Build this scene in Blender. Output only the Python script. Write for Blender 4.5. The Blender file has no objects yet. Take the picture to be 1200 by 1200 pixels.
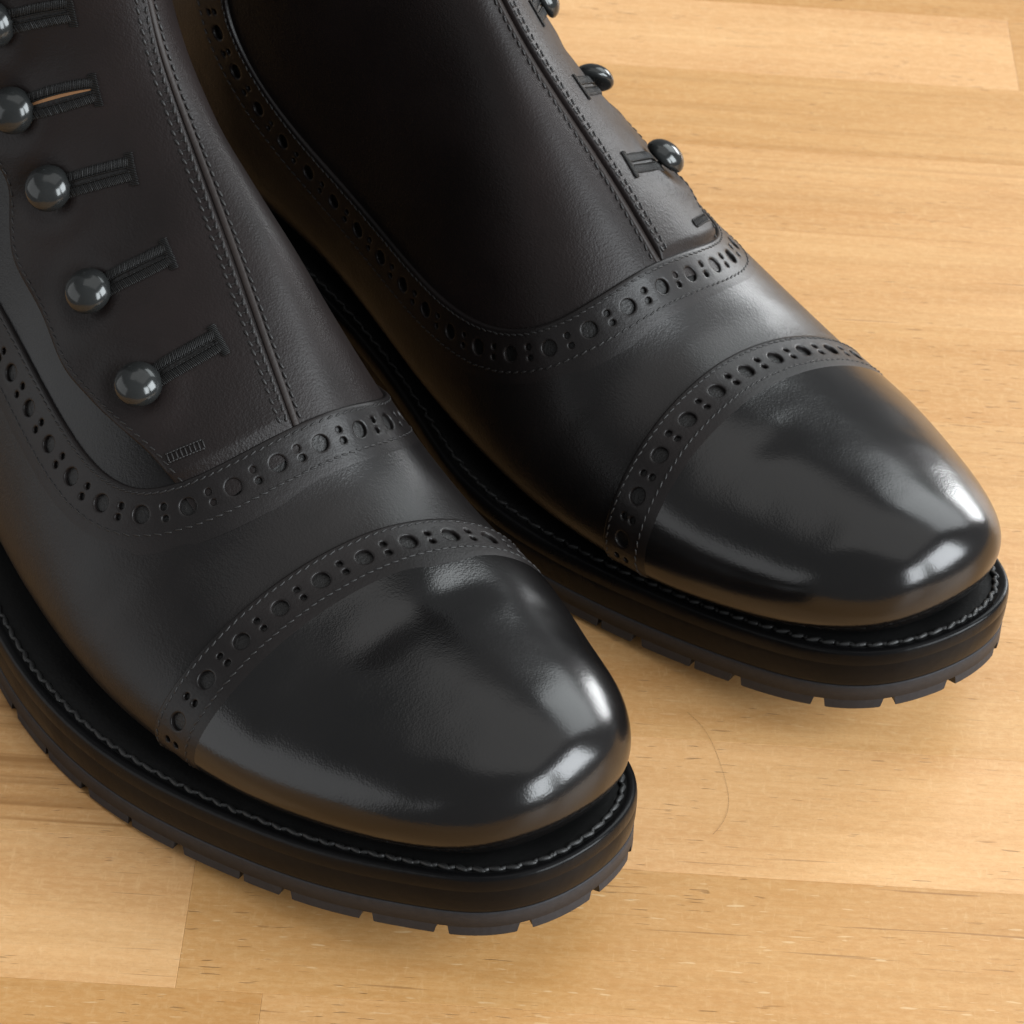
import bpy, math, random
import numpy as np
from mathutils import Matrix, Vector

MM = 0.001
random.seed(7)
rng = np.random.RandomState(7)
sc = bpy.context.scene
C = bpy.context.collection

# ------------------------------------------------------------------ camera
CAM_F, CAM_PITCH, CAM_ROLL, CAM_H = 3400.06, 0.712321, 0.0692019, 467.837
fw = np.array([0, math.cos(CAM_PITCH), -math.sin(CAM_PITCH)])
rt = np.array([1.0, 0, 0])
up = np.cross(rt, fw)
cr, sr = math.cos(CAM_ROLL), math.sin(CAM_ROLL)
rt, up = cr * rt + sr * up, -sr * rt + cr * up
cam = bpy.data.cameras.new('camera')
cam.sensor_width = 36.0
cam.lens = 36.0 * CAM_F / 1200.0
cam.clip_start = 0.01
cam.clip_end = 50
cam.dof.use_dof = True
cam.dof.focus_distance = 0.60
cam.dof.aperture_fstop = 60
camo = bpy.data.objects.new('camera', cam)
C.objects.link(camo)
camo.matrix_world = Matrix(((rt[0], up[0], -fw[0], 0), (rt[1], up[1], -fw[1], 0), (rt[2], up[2], -fw[2], CAM_H * MM), (0, 0, 0, 1)))
sc.camera = camo

# ------------------------------------------------------------------ light: daylight from windows of a room
world = bpy.data.worlds.new('World')
sc.world = world
world.use_nodes = True
bg = world.node_tree.nodes['Background']
bg.inputs[0].default_value = (0.96, 0.98, 1.0, 1)
bg.inputs[1].default_value = 0.24


def area(name, az, el, dist, w, h, power, col=(1, 1, 1), target=(0.04, 0.45, 0.05)):
    l = bpy.data.lights.new(name, 'AREA')
    l.shape = 'RECTANGLE'
    l.size, l.size_y, l.energy, l.color = w, h, power, col
    o = bpy.data.objects.new(name, l)
    C.objects.link(o)
    a, e = math.radians(az), math.radians(el)
    d = Vector((math.cos(e) * math.cos(a), math.cos(e) * math.sin(a), math.sin(e)))
    o.location = Vector(target) + d * dist
    o.rotation_euler = d.to_track_quat('Z', 'Y').to_euler()
    return o


area('window_light_front', -14, 29, 2.2, 1.20, 1.30, 64, (0.91, 0.965, 1.0))
area('window_light_side_pane', -48, 27, 2.2, 0.65, 1.20, 30, (0.91, 0.965, 1.0))
area('window_light_behind', 54, 9, 2.2, 0.72, 0.55, 17, (0.97, 0.99, 1.0))
area('bright_wall_light', 54, 38, 1.8, 1.05, 0.95, 11.5, (0.93, 0.985, 1.0))
area('pale_wall_light', -168, 12, 2.2, 2.6, 1.5, 12, (0.97, 0.985, 1.0))
area('ceiling_light', 70, 84, 2.3, 2.4, 2.2, 11.0, (1.0, 0.985, 0.96))

sc.view_settings.view_transform = 'Standard'
sc.view_settings.look = 'None'
sc.view_settings.exposure = 0.04
sc.view_settings.gamma = 1.0
sc.cycles.max_bounces = 6
sc.cycles.diffuse_bounces = 3
sc.cycles.glossy_bounces = 4

# ------------------------------------------------------------------ materials


def new_mat(name):
    m = bpy.data.materials.new(name)
    m.use_nodes = True
    nt = m.node_tree
    b = nt.nodes['Principled BSDF']
    return m, nt, b


def N(nt, kind, **kw):
    n = nt.nodes.new(kind)
    for k, v in kw.items():
        if k.startswith('i_'):
            key = k[2:].replace('_', ' ')
            n.inputs[key].default_value = v
        else:
            setattr(n, k, v)
    return n


def math_n(nt, op, a, b=None, c=None):
    n = nt.nodes.new('ShaderNodeMath')
    n.operation = op
    for i, v in enumerate((a, b, c)):
        if v is None:
            continue
        if isinstance(v, (int, float)):
            n.inputs[i].default_value = v
        else:
            nt.links.new(v, n.inputs[i])
    return n.outputs[0]


def mixc(nt, fac, a, b, blend='MIX'):
    n = nt.nodes.new('ShaderNodeMix')
    n.data_type = 'RGBA'
    n.blend_type = blend
    for sock, v in ((n.inputs[0], fac), (n.inputs[6], a), (n.inputs[7], b)):
        if isinstance(v, (int, float)):
            sock.default_value = v
        elif isinstance(v, tuple):
            sock.default_value = v if len(v) == 4 else (*v, 1)
        else:
            nt.links.new(v, sock)
    return n.outputs[2]


def ramp(nt, fac, p0, p1, c0=(0, 0, 0, 1), c1=(1, 1, 1, 1)):
    n = nt.nodes.new('ShaderNodeValToRGB')
    n.color_ramp.elements[0].position = p0
    n.color_ramp.elements[1].position = p1
    n.color_ramp.elements[0].color = c0
    n.color_ramp.elements[1].color = c1
    nt.links.new(fac, n.inputs[0])
    return n.outputs[0]


def leather(name, col, col2, rough, rough2, grain=0.1, grain_scale=1600, wave=0.0, coat=0.0, spec=0.5, crease=0.0):
    m, nt, b = new_mat(name)
    co = N(nt, 'ShaderNodeTexCoord').outputs['Object']
    big = N(nt, 'ShaderNodeTexNoise')
    nt.links.new(co, big.inputs['Vector'])
    big.inputs['Scale'].default_value = 38
    big.inputs['Detail'].default_value = 5
    f = ramp(nt, big.outputs[0], 0.35, 0.68)
    nt.links.new(mixc(nt, f, col, col2), b.inputs['Base Color'])
    mr = nt.nodes.new('ShaderNodeMapRange')
    nt.links.new(f, mr.inputs[0])
    mr.inputs[3].default_value = rough
    mr.inputs[4].default_value = rough2
    nt.links.new(mr.outputs[0], b.inputs['Roughness'])
    b.inputs['Specular IOR Level'].default_value = spec
    b.inputs['Coat Weight'].default_value = coat
    b.inputs['Coat Roughness'].default_value = 0.08
    # grain: small cells + fine noise, stronger in patches
    v = N(nt, 'ShaderNodeTexVoronoi')
    v.feature = 'F1'
    v.inputs['Scale'].default_value = grain_scale
    v.inputs['Randomness'].default_value = 1.0
    nt.links.new(co, v.inputs['Vector'])
    fine = N(nt, 'ShaderNodeTexNoise')
    fine.inputs['Scale'].default_value = grain_scale * 0.55
    fine.inputs['Detail'].default_value = 4
    nt.links.new(co, fine.inputs['Vector'])
    hgt = math_n(nt, 'ADD', math_n(nt, 'MULTIPLY', v.outputs[0], 0.5), fine.outputs[0])
    patch = N(nt, 'ShaderNodeTexNoise')
    patch.inputs['Scale'].default_value = 22
    nt.links.new(co, patch.inputs['Vector'])
    amt = math_n(nt, 'MULTIPLY', hgt, ramp(nt, patch.outputs[0], 0.3, 0.7, (0.7, 0.7, 0.7, 1), (1, 1, 1, 1)))
    bump = N(nt, 'ShaderNodeBump')
    bump.inputs['Strength'].default_value = 1.0
    bump.inputs['Distance'].default_value = grain * MM
    nt.links.new(amt, bump.inputs['Height'])
    last = bump
    if crease:      # fine creases gathered in patches
        cn = N(nt, 'ShaderNodeTexNoise')
        cn.inputs['Scale'].default_value = 260
        cn.inputs['Detail'].default_value = 3
        cn.inputs['Distortion'].default_value = 0.6
        nt.links.new(co, cn.inputs['Vector'])
        rid = math_n(nt, 'ABSOLUTE', math_n(nt, 'SUBTRACT', cn.outputs[0], 0.5))
        rid = ramp(nt, rid, 0.0, 0.045)
        pt = N(nt, 'ShaderNodeTexNoise')
        pt.inputs['Scale'].default_value = 34
        nt.links.new(co, pt.inputs['Vector'])
        rid = math_n(nt, 'MULTIPLY', math_n(nt, 'SUBTRACT', rid, 1.0), ramp(nt, pt.outputs[0], 0.46, 0.66))
        b3 = N(nt, 'ShaderNodeBump')
        b3.inputs['Distance'].default_value = crease * MM
        nt.links.new(rid, b3.inputs['Height'])
        nt.links.new(bump.outputs[0], b3.inputs['Normal'])
        bump = last = b3
    if wave:
        w = N(nt, 'ShaderNodeTexNoise')
        w.inputs['Scale'].default_value = 62
        w.inputs['Detail'].default_value = 1.5
        nt.links.new(co, w.inputs['Vector'])
        b2 = N(nt, 'ShaderNodeBump')
        b2.inputs['Strength'].default_value = 1.0
        b2.inputs['Distance'].default_value = wave * MM
        nt.links.new(w.outputs[0], b2.inputs['Height'])
        nt.links.new(bump.outputs[0], b2.inputs['Normal'])
        last = b2
    nt.links.new(last.outputs[0], b.inputs['Normal'])
    return m


M_CAP = leather('polished_cap_leather', (0.0042, 0.0040, 0.0041), (0.0060, 0.0054, 0.0054), 0.16, 0.22, 0.026, 2400, 0.28, 0.0, 0.52, 0.0)
M_VAMP = leather('smooth_vamp_leather', (0.0052, 0.0045, 0.0045), (0.0080, 0.0063, 0.0060), 0.33, 0.42, 0.06, 2100, 0.30, 0.0, 0.31, 0.0)
M_SHAFT = leather('grained_shaft_leather', (0.0088, 0.0066, 0.0063), (0.0130, 0.0090, 0.0086), 0.42, 0.52, 0.09, 2100, 0.3, 0.0, 0.22, 0.0)
M_PANEL = leather('smooth_panel_leather', (0.0050, 0.0046, 0.0048), (0.0072, 0.0064, 0.0064), 0.27, 0.36, 0.05, 2200, 0.3, 0.0, 0.33, 0.0)
M_BAND = leather('brogue_band_leather', (0.0062, 0.0051, 0.0050), (0.0098, 0.0073, 0.0070), 0.38, 0.47, 0.045, 2200, 0.0, 0.0, 0.30, 0.0)
M_TAPE = leather('seam_tape_leather', (0.015, 0.0108, 0.0096), (0.021, 0.015, 0.013), 0.45, 0.55, 0.05, 1500, 0.0, 0.0, 0.28)
M_WELT = leather('welt_leather', (0.004, 0.004, 0.004), (0.006, 0.006, 0.006), 0.55, 0.7, 0.08, 1200, 0.0, 0.0, 0.25)
M_EDGE = leather('burnished_sole_edge', (0.0036, 0.0036, 0.0040), (0.0056, 0.0055, 0.0058), 0.24, 0.36, 0.10, 420, 0.25, 0.0, 0.13)
M_LINING = leather('tan_lining_leather', (0.22, 0.11, 0.045), (0.28, 0.14, 0.06), 0.6, 0.7, 0.05, 1400)


def plain(name, col, rough, metallic=0.0, spec=0.5, bump=0.0, scale=900):
    m, nt, b = new_mat(name)
    co = N(nt, 'ShaderNodeTexCoord').outputs['Object']
    n = N(nt, 'ShaderNodeTexNoise')
    n.inputs['Scale'].default_value = scale
    n.inputs['Detail'].default_value = 3
    nt.links.new(co, n.inputs['Vector'])
    nt.links.new(mixc(nt, n.outputs[0], tuple(c * 0.75 for c in col), tuple(c * 1.25 for c in col)), b.inputs['Base Color'])
    b.inputs['Roughness'].default_value = rough
    b.inputs['Metallic'].default_value = metallic
    b.inputs['Specular IOR Level'].default_value = spec
    if bump:
        bm = N(nt, 'ShaderNodeBump')
        bm.inputs['Distance'].default_value = bump * MM
        nt.links.new(n.outputs[0], bm.inputs['Height'])
        nt.links.new(bm.outputs[0], b.inputs['Normal'])
    return m


M_SATIN = plain('black_buttonhole_thread', (0.0045, 0.0045, 0.0045), 0.5, 0, 0.3, 0.05, 3000)
M_THREAD = plain('black_thread', (0.013, 0.012, 0.012), 0.5, 0, 0.4, 0.05, 3000)
M_WELT_THREAD = plain('waxed_welt_thread', (0.011, 0.011, 0.011), 0.5, 0, 0.5, 0.08, 2500)
M_RUBBER = plain('black_rubber', (0.034, 0.034, 0.037), 0.5, 0, 0.12, 0.06, 700)
M_BUTTON = plain('polished_dark_button', (0.034, 0.036, 0.036), 0.16, 0.55, 0.6, 0.01, 300)
M_SHANK = plain('black_button_shank', (0.015, 0.015, 0.015), 0.4, 0.5)
M_DARK = plain('dark_underlay', (0.0045, 0.004, 0.0038), 0.5, 0, 0.4, 0.2, 1500)


def wood_material():
    m, nt, b = new_mat('laminated_wood')
    L = nt.links.new
    geo = N(nt, 'ShaderNodeNewGeometry')
    oi = N(nt, 'ShaderNodeObjectInfo')
    sepc = N(nt, 'ShaderNodeSeparateColor')
    L(oi.outputs['Color'], sepc.inputs[0])
    bright, stripe, fleck = sepc.outputs[0], sepc.outputs[1], sepc.outputs[2]
    tc = N(nt, 'ShaderNodeTexCoord')
    off = nt.nodes.new('ShaderNodeCombineXYZ')
    L(math_n(nt, 'MULTIPLY', oi.outputs['Random'], 13.7), off.inputs[0])
    L(math_n(nt, 'MULTIPLY', oi.outputs['Random'], 7.3), off.inputs[1])
    L(math_n(nt, 'MULTIPLY', oi.outputs['Random'], 3.1), off.inputs[2])
    vec = nt.nodes.new('ShaderNodeVectorMath')
    vec.operation = 'ADD'
    L(tc.outputs['Object'], vec.inputs[0])
    L(off.outputs[0], vec.inputs[1])

    def noise(sx, sy, detail=3, rough=0.5, distort=0.0, seed=0.0):
        mp = nt.nodes.new('ShaderNodeMapping')
        mp.inputs['Scale'].default_value = (sx, sy, sy)
        mp.inputs['Location'].default_value = (seed, seed * 1.7, seed * .3)
        L(vec.outputs[0], mp.inputs[0])
        n = nt.nodes.new('ShaderNodeTexNoise')
        n.inputs['Scale'].default_value = 1.0
        n.inputs['Detail'].default_value = detail
        n.inputs['Roughness'].default_value = rough
        n.inputs['Distortion'].default_value = distort
        L(mp.outputs[0], n.inputs['Vector'])
        return n.outputs[0]
    blotch = noise(7, 60, 4, 0.6, 0.5, 1.0)
    grain = noise(16, 420, 5, 0.62, 0.2, 2.0)
    fibre = noise(110, 2600, 3, 0.6, 0, 3.0)
    mott = noise(420, 900, 3, 0.6, 0, 8.0)
    base = mixc(nt, ramp(nt, blotch, 0.32, 0.70), (0.560, 0.288, 0.107), (0.68, 0.390, 0.166))
    base = mixc(nt, math_n(nt, 'MULTIPLY', ramp(nt, grain, 0.40, 0.72), 0.45), base, (0.50, 0.265, 0.095))
    base = mixc(nt, math_n(nt, 'MULTIPLY', ramp(nt, fibre, 0.40, 0.75), 0.22), base, (0.45, 0.235, 0.085))
    base = mixc(nt, math_n(nt, 'MULTIPLY', ramp(nt, mott, 0.42, 0.75), 0.30), base, (0.80, 0.53, 0.27))
    speck = noise(1500, 2300, 2, 0.6, 0, 11.0)
    base = mixc(nt, math_n(nt, 'MULTIPLY', ramp(nt, speck, 0.50, 0.72), 0.22), base, (0.42, 0.21, 0.075))
    ray = noise(900, 240, 2, 0.6, 0.3, 12.0)
    base = mixc(nt, math_n(nt, 'MULTIPLY', ramp(nt, ray, 0.60, 0.72), 0.16), base, (0.82, 0.56, 0.30))
    # growth-ring stripes on some planks
    st = noise(5.0, 330, 2, 0.5, 0.3, 5.0)
    st = ramp(nt, st, 0.50, 0.66)
    base = mixc(nt, math_n(nt, 'MULTIPLY', math_n(nt, 'MULTIPLY', st, stripe), 0.75), base, (0.33, 0.155, 0.048))
    # pores: short dark dashes
    po = ramp(nt, noise(170, 1400, 1.0, 0.4, 0, 4.0), 0.685, 0.74)
    pm = ramp(nt, noise(28, 60, 2, 0.5, 0, 6.0), 0.42, 0.60)
    pores = math_n(nt, 'MULTIPLY', po, pm)
    base = mixc(nt, math_n(nt, 'MULTIPLY', pores, 0.45), base, (0.16, 0.075, 0.028))
    # long thin cracks of grain
    cr_ = ramp(nt, noise(22, 900, 2, 0.5, 0.1, 9.0), 0.70, 0.74)
    base = mixc(nt, math_n(nt, 'MULTIPLY', cr_, 0.45), base, (0.20, 0.095, 0.035))
    # pale flecks
    fl = ramp(nt, noise(170, 1200, 1.0, 0.4, 0, 7.0), 0.70, 0.745)
    base = mixc(nt, math_n(nt, 'MULTIPLY', math_n(nt, 'MULTIPLY', fl, fleck), 0.45), base, (0.92, 0.72, 0.45))
    # plank brightness
    hsv = nt.nodes.new('ShaderNodeHueSaturation')
    L(base, hsv.inputs['Color'])
    L(bright, hsv.inputs['Value'])
    L(math_n(nt, 'MULTIPLY_ADD', bright, -0.35, 1.35), hsv.inputs['Saturation'])
    L(hsv.outputs[0], b.inputs['Base Color'])
    rr = nt.nodes.new('ShaderNodeMapRange')
    L(blotch, rr.inputs[0])
    rr.inputs[3].default_value = 0.36
    rr.inputs[4].default_value = 0.48
    L(rr.outputs[0], b.inputs['Roughness'])
    b.inputs['Specular IOR Level'].default_value = 0.45
    hh = math_n(nt, 'SUBTRACT', math_n(nt, 'MULTIPLY', fibre, 0.35), pores)
    bp = N(nt, 'ShaderNodeBump')
    bp.inputs['Distance'].default_value = 0.00012
    bp.inputs['Strength'].default_value = 0.8
    L(hh, bp.inputs['Height'])
    L(bp.outputs[0], b.inputs['Normal'])
    return m


M_WOOD = wood_material()

# ------------------------------------------------------------------ tabletop of laminated planks
table = bpy.data.objects.new('tabletop', None)
C.objects.link(table)
table['kind'] = 'structure'
table['label'] = 'pale laminated wooden tabletop under both boots'
BETA, LAM_W, LAM_C0 = 0.0075668, 40.5838, 791.273
table.rotation_euler = (0, 0, BETA)


def plank(x0, x1, y0, y1, col):
    g = 0.015
    b_ = 0.08
    th = 30.0
    xs = (x0 + g, x0 + g + b_, x1 - g - b_, x1 - g)
    ys = (y0 + g, y0 + g + b_, y1 - g - b_, y1 - g)
    cx, cy = (x0 + x1) / 2, (y0 + y1) / 2
    v = []
    f = []
    top = [(xs[1], ys[1]), (xs[2], ys[1]), (xs[2], ys[2]), (xs[1], ys[2])]
    rim = [(xs[0], ys[0]), (xs[3], ys[0]), (xs[3], ys[3]), (xs[0], ys[3])]
    v += [(x - cx, y - cy, 0) for x, y in top]
    v += [(x - cx, y - cy, -b_ * 0.7) for x, y in rim]
    v += [(x - cx, y - cy, -th) for x, y in rim]
    f.append((0, 1, 2, 3))
    for i in range(4):
        j = (i + 1) % 4
        f.append((4 + i, 4 + j, j, i))
        f.append((8 + i, 8 + j, 4 + j, 4 + i))
    f.append((11, 10, 9, 8))
    me = bpy.data.meshes.new('plank')
    me.from_pydata([(a * MM, b * MM, c * MM) for a, b, c in v], [], f)
    me.materials.append(M_WOOD)
    o = bpy.data.objects.new('plank', me)
    C.objects.link(o)
    o.parent = table
    o.location = (cx * MM, cy * MM, 0)
    o.color = (*col, 1)


# known butt joints (x along the boards, mm); other rows break at random places out of view
JOINTS = {0: [149.5], 1: [-215, 250], 2: [300], 3: [240], 4: [-190, 330], 5: [255], 6: [290], 7: [260], 8: [12, 340], 9: [-59.5, 330], 10: [-41.5, 300]}
SPEC = {(0, 0): (1.10, 0.0, 0.1), (0, 1): (0.92, 0.1, 0.2), (1, 1): (0.93, 0.25, 0.1), (2, 0): (1.0, 0.30, 0.1), (3, 0): (1.0, 0.10, 0.2),
        (4, 1): (0.95, 0.05, 0.3), (5, 0): (0.96, 0.2, 0.2), (6, 0): (1.02, 0.2, 0.1), (7, 0): (0.97, 0.05, 0.3), (8, 0): (1.0, 1.0, 0.1),
        (8, 1): (1.06, 0.0, 0.1), (9, 0): (1.04, 0.05, 0.15), (9, 1): (0.88, 0.05, 0.8), (10, 0): (0.86, 0.05, 0.8), (10, 1): (0.94, 0.1, 0.5)}
for k in range(-7, 17):
    js = [-275] + sorted(JOINTS.get(k, [random.uniform(-200, -110), random.uniform(170, 300)])) + [440]
    for i in range(len(js) - 1):
        col = SPEC.get((k, i), (random.uniform(0.88, 1.04), random.choice((0, 0.1, 0.3, 0.8)), random.uniform(0, 0.8)))
        plank(js[i], js[i + 1], LAM_C0 - (k + 1) * LAM_W, LAM_C0 - k * LAM_W, col)

# ------------------------------------------------------------------ boot surface (last shape), mm
SOLE_T, SPRING = 17.2, 18.3
KN = dict(
    Ptd=[5.0, 7.2, 13.5, 26.0, 42.0, 62.0, 84.0, 100.51, 122.17, 146.73, 166.17, 177.97, 188.91, 193.95, 197.06, 198.0],
    Ptz=[29.5, 37.0, 43.6, 49.0, 53.0, 56.9, 62.2, 74.72, 95.72, 116.18, 136.7, 159.45, 184.86, 212.1, 240.26, 265.0],
    Pbd=[5.0, 7.2, 13.5, 26.0, 42.0, 62.0, 86.0, 116.0, 155.0, 200.0, 248.0, 288.0, 302.0, 298.0, 293.0, 295.0],
    Pbz=[29.5, 23.8, 19.8, 18.2, 18.0, 18.0, 18.0, 18.0, 18.0, 18.0, 18.0, 22.0, 50.0, 105.0, 170.0, 240.0],
    fr=[0.42, 0.42, 0.40, 0.38, 0.36, 0.36, 0.34, 0.3, 0.26, 0.27, 0.3, 0.36, 0.42, 0.46, 0.5, 0.5],
    Wl=[0.0, 11.35, 21.3, 30.75, 38.53, 45.85, 50.26, 51.6, 47.66, 40.01, 36.46, 33.78, 32.97, 36.06, 42.13, 46.0],
    Wm=[0.0, 12.42, 22.12, 29.75, 35.51, 40.76, 42.87, 42.46, 37.64, 31.53, 32.42, 33.41, 32.24, 36.08, 41.94, 46.0],
    xc=[1.0, 0.8, 0.5] + [0.0] * 13,
    xt=[0.0, -1.0, -2.0, -3.2, -2.92, -5.4, -6.17, -8.27, -11.54, -12.18, -10.14, -9.38, -5.12, -0.93, 0.28, 0.0],
    nu=[2.05, 2.0, 1.93, 1.86, 1.82, 1.82, 1.77, 1.68, 1.68, 1.74, 1.8, 1.92, 2.03, 2.04, 2.0, 2.0],
    nd=[2.2, 2.2, 2.3, 2.4, 2.5, 2.5, 2.5, 2.5, 2.4, 2.3, 2.2, 2.1, 2.0, 2.0, 2.0, 2.0])
KN = {k: np.array(v, float) for k, v in KN.items()}


def sstep(x):
    x = np.clip(x, 0, 1)
    return x * x * (3 - 2 * x)


def spring(d):
    return SPRING * np.clip((110 - np.asarray(d, float)) / 110, 0, 1.2) ** 2


def rise(d):
    return 11.0 * sstep((np.asarray(d, float) - 125) / 95)


for i in range(7, 12):   # lift the hidden bottom of the upper with the shank, keep the widest line where it is
    zc = KN['Pbz'][i] + KN['fr'][i] * (KN['Ptz'][i] - KN['Pbz'][i])
    dc = KN['Pbd'][i] + KN['fr'][i] * (KN['Ptd'][i] - KN['Pbd'][i])
    KN['Pbz'][i] += float(rise(KN['Pbd'][i]))
    KN['fr'][i] = (zc - KN['Pbz'][i]) / (KN['Ptz'][i] - KN['Pbz'][i])


def nat_spline(y, t, odd):
    m = 4
    ext = 2 * y[0] - y[m:0:-1] if odd else y[m:0:-1]
    Y = np.r_[ext, y]
    n = len(Y)
    A = np.eye(n)
    for i in range(1, n - 1):
        A[i, i - 1:i + 2] = (1, 4, 1)
    b = np.zeros(n)
    b[1:-1] = 6 * (Y[2:] - 2 * Y[1:-1] + Y[:-2])
    Mm = np.linalg.solve(A, b)
    s = np.clip(t + m, 0, n - 1 - 1e-9)
    i = np.floor(s).astype(int)
    f = s - i
    return Y[i] * (1 - f) + Y[i + 1] * f + ((1 - f) ** 3 - (1 - f)) * Mm[i] / 6 + (f ** 3 - f) * Mm[i + 1] / 6


NT, NTH = 451, 360
TG = np.linspace(0, 15, NT)
THG = np.arange(NTH) * 2 * np.pi / NTH


def raw_grid():
    ch = {k: nat_spline(KN[k], TG, k in ('Wl', 'Wm', 'xt', 'Ptz', 'Pbz'))[None, :] for k in KN}
    th = THG[:, None]
    c, s = np.cos(th), np.sin(th)
    upper = s >= 0
    n = np.where(upper, ch['nu'], ch['nd'])
    W = np.where(c >= 0, ch['Wl'], ch['Wm'])
    cx = np.sign(c) * np.abs(c) ** (2 / n)
    sz = np.sign(s) * np.abs(s) ** (2 / n)
    fr = ch['fr']
    a = fr + np.where(upper, 1 - fr, fr) * sz
    x = ch['xc'] + W * cx + ch['xt'] * np.where(upper, np.abs(sz) ** 1.5, 0)
    d = ch['Pbd'] + a * (ch['Ptd'] - ch['Pbd'])
    z = ch['Pbz'] + a * (ch['Ptz'] - ch['Pbz'])
    z = z + spring(d) + SOLE_T - 20.0
    P = np.stack([x, -d, z], -1)
    # smooth around the section so that no ridge is left on the crest
    sg = 0.085 / (2 * np.pi / NTH)
    r = int(4 * sg)
    kk = np.exp(-.5 * (np.arange(-r, r + 1) / sg) ** 2)
    kk /= kk.sum()
    Q = np.zeros_like(P)
    for j, w in zip(range(-r, r + 1), kk):
        Q += w * np.roll(P, -j, axis=0)
    return Q


GRID = raw_grid()


def crw(f):
    return (-.5 * f + f * f - .5 * f ** 3, 1 - 2.5 * f * f + 1.5 * f ** 3, .5 * f + 2 * f * f - 1.5 * f ** 3, -.5 * f * f + .5 * f ** 3)


def S(th, t):
    th = np.asarray(th, float)
    t = np.asarray(t, float)
    th, t = np.broadcast_arrays(th, t)
    a = (th / (2 * np.pi)) * NTH
    i = np.floor(a).astype(int)
    fa = crw(a - i)
    b = np.clip(t / 15 * (NT - 1), 0, NT - 1.000001)
    j = np.floor(b).astype(int)
    fb = crw(b - j)
    out = 0
    for m in range(4):
        for n in range(4):
            out = out + (fa[m] * fb[n])[..., None] * GRID[(i + m - 1) % NTH, np.clip(j + n - 1, 0, NT - 1)]
    return out


def S_jac(th, t, e=0.02):
    a = (S(th + e, t) - S(th - e, t)) / (2 * e)
    b = (S(th, t + e) - S(th, t - e)) / (2 * e)
    n = np.cross(a, b)
    n /= np.linalg.norm(n, axis=-1, keepdims=True)
    return a, b, -n if NFLIP else n


NFLIP = False
NFLIP = bool(S_jac(np.array([1.57]), np.array([7.0]))[2][0, 2] < 0)


class Track:
    """A curve drawn on the boot surface: at(s, w, h) gives the point s mm along it, w mm to its side, h mm off the leather."""

    def __init__(self, uv, smooth=3.0, n=600):
        uv = np.array(uv, float)
        for _ in range(2):
            P = S(uv[:, 0], uv[:, 1])
            d = np.r_[0, np.cumsum(np.linalg.norm(np.diff(P, axis=0), axis=1))]
            t = np.linspace(0, d[-1], n)
            uv = np.c_[np.interp(t, d, uv[:, 0]), np.interp(t, d, uv[:, 1])]
            sg = smooth / (d[-1] / n)
            if sg > 0.5:
                r = min(int(3 * sg), n - 2)
                k = np.exp(-.5 * (np.arange(-r, r + 1) / sg) ** 2)
                k /= k.sum()
                e = np.vstack([2 * uv[0] - uv[r:0:-1], uv, 2 * uv[-1] - uv[-2:-r - 2:-1]])
                uv = np.c_[np.convolve(e[:, 0], k, 'valid'), np.convolve(e[:, 1], k, 'valid')]
        P = S(uv[:, 0], uv[:, 1])
        self.d = np.r_[0, np.cumsum(np.linalg.norm(np.diff(P, axis=0), axis=1))]
        self.uv = uv
        self.len = self.d[-1]
        self.tan = np.gradient(P, axis=0)

    def uvw(self, s, w):
        s = np.asarray(s, float)
        w = np.asarray(w, float)
        s, w = np.broadcast_arrays(s, w)
        th = np.interp(s, self.d, self.uv[:, 0])
        t = np.interp(s, self.d, self.uv[:, 1])
        T = np.stack([np.interp(s, self.d, self.tan[:, i]) for i in range(3)], -1)
        T /= np.linalg.norm(T, axis=-1, keepdims=True)
        for _ in range(3):
            a, b, n = S_jac(th, t)
            B = np.cross(n, T)
            B /= np.linalg.norm(B, axis=-1, keepdims=True)
            v = B * (w / 3)[..., None]
            aa, bb, ab = (a * a).sum(-1), (b * b).sum(-1), (a * b).sum(-1)
            va, vb = (v * a).sum(-1), (v * b).sum(-1)
            det = aa * bb - ab * ab
            th = th + (va * bb - vb * ab) / det
            t = t + (vb * aa - va * ab) / det
        return th, t

    def at(self, s, w, h=0.0):
        th, t = self.uvw(s, w)
        n = S_jac(th, t)[2]
        return S(th, t) + n * np.asarray(h, float)[..., None]

    def frame(self, s, w, h=0.0):
        """origin, along, side, normal at one or many places"""
        p = self.at(s, w, h)
        a = self.at(np.asarray(s) + .3, w, h) - self.at(np.asarray(s) - .3, w, h)
        a /= np.linalg.norm(a, axis=-1, keepdims=True)
        th, t = self.uvw(s, w)
        n = S_jac(th, t)[2]
        b = np.cross(n, a)
        return p, a, b, n


# ------------------------------------------------------------------ mesh collector


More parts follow.
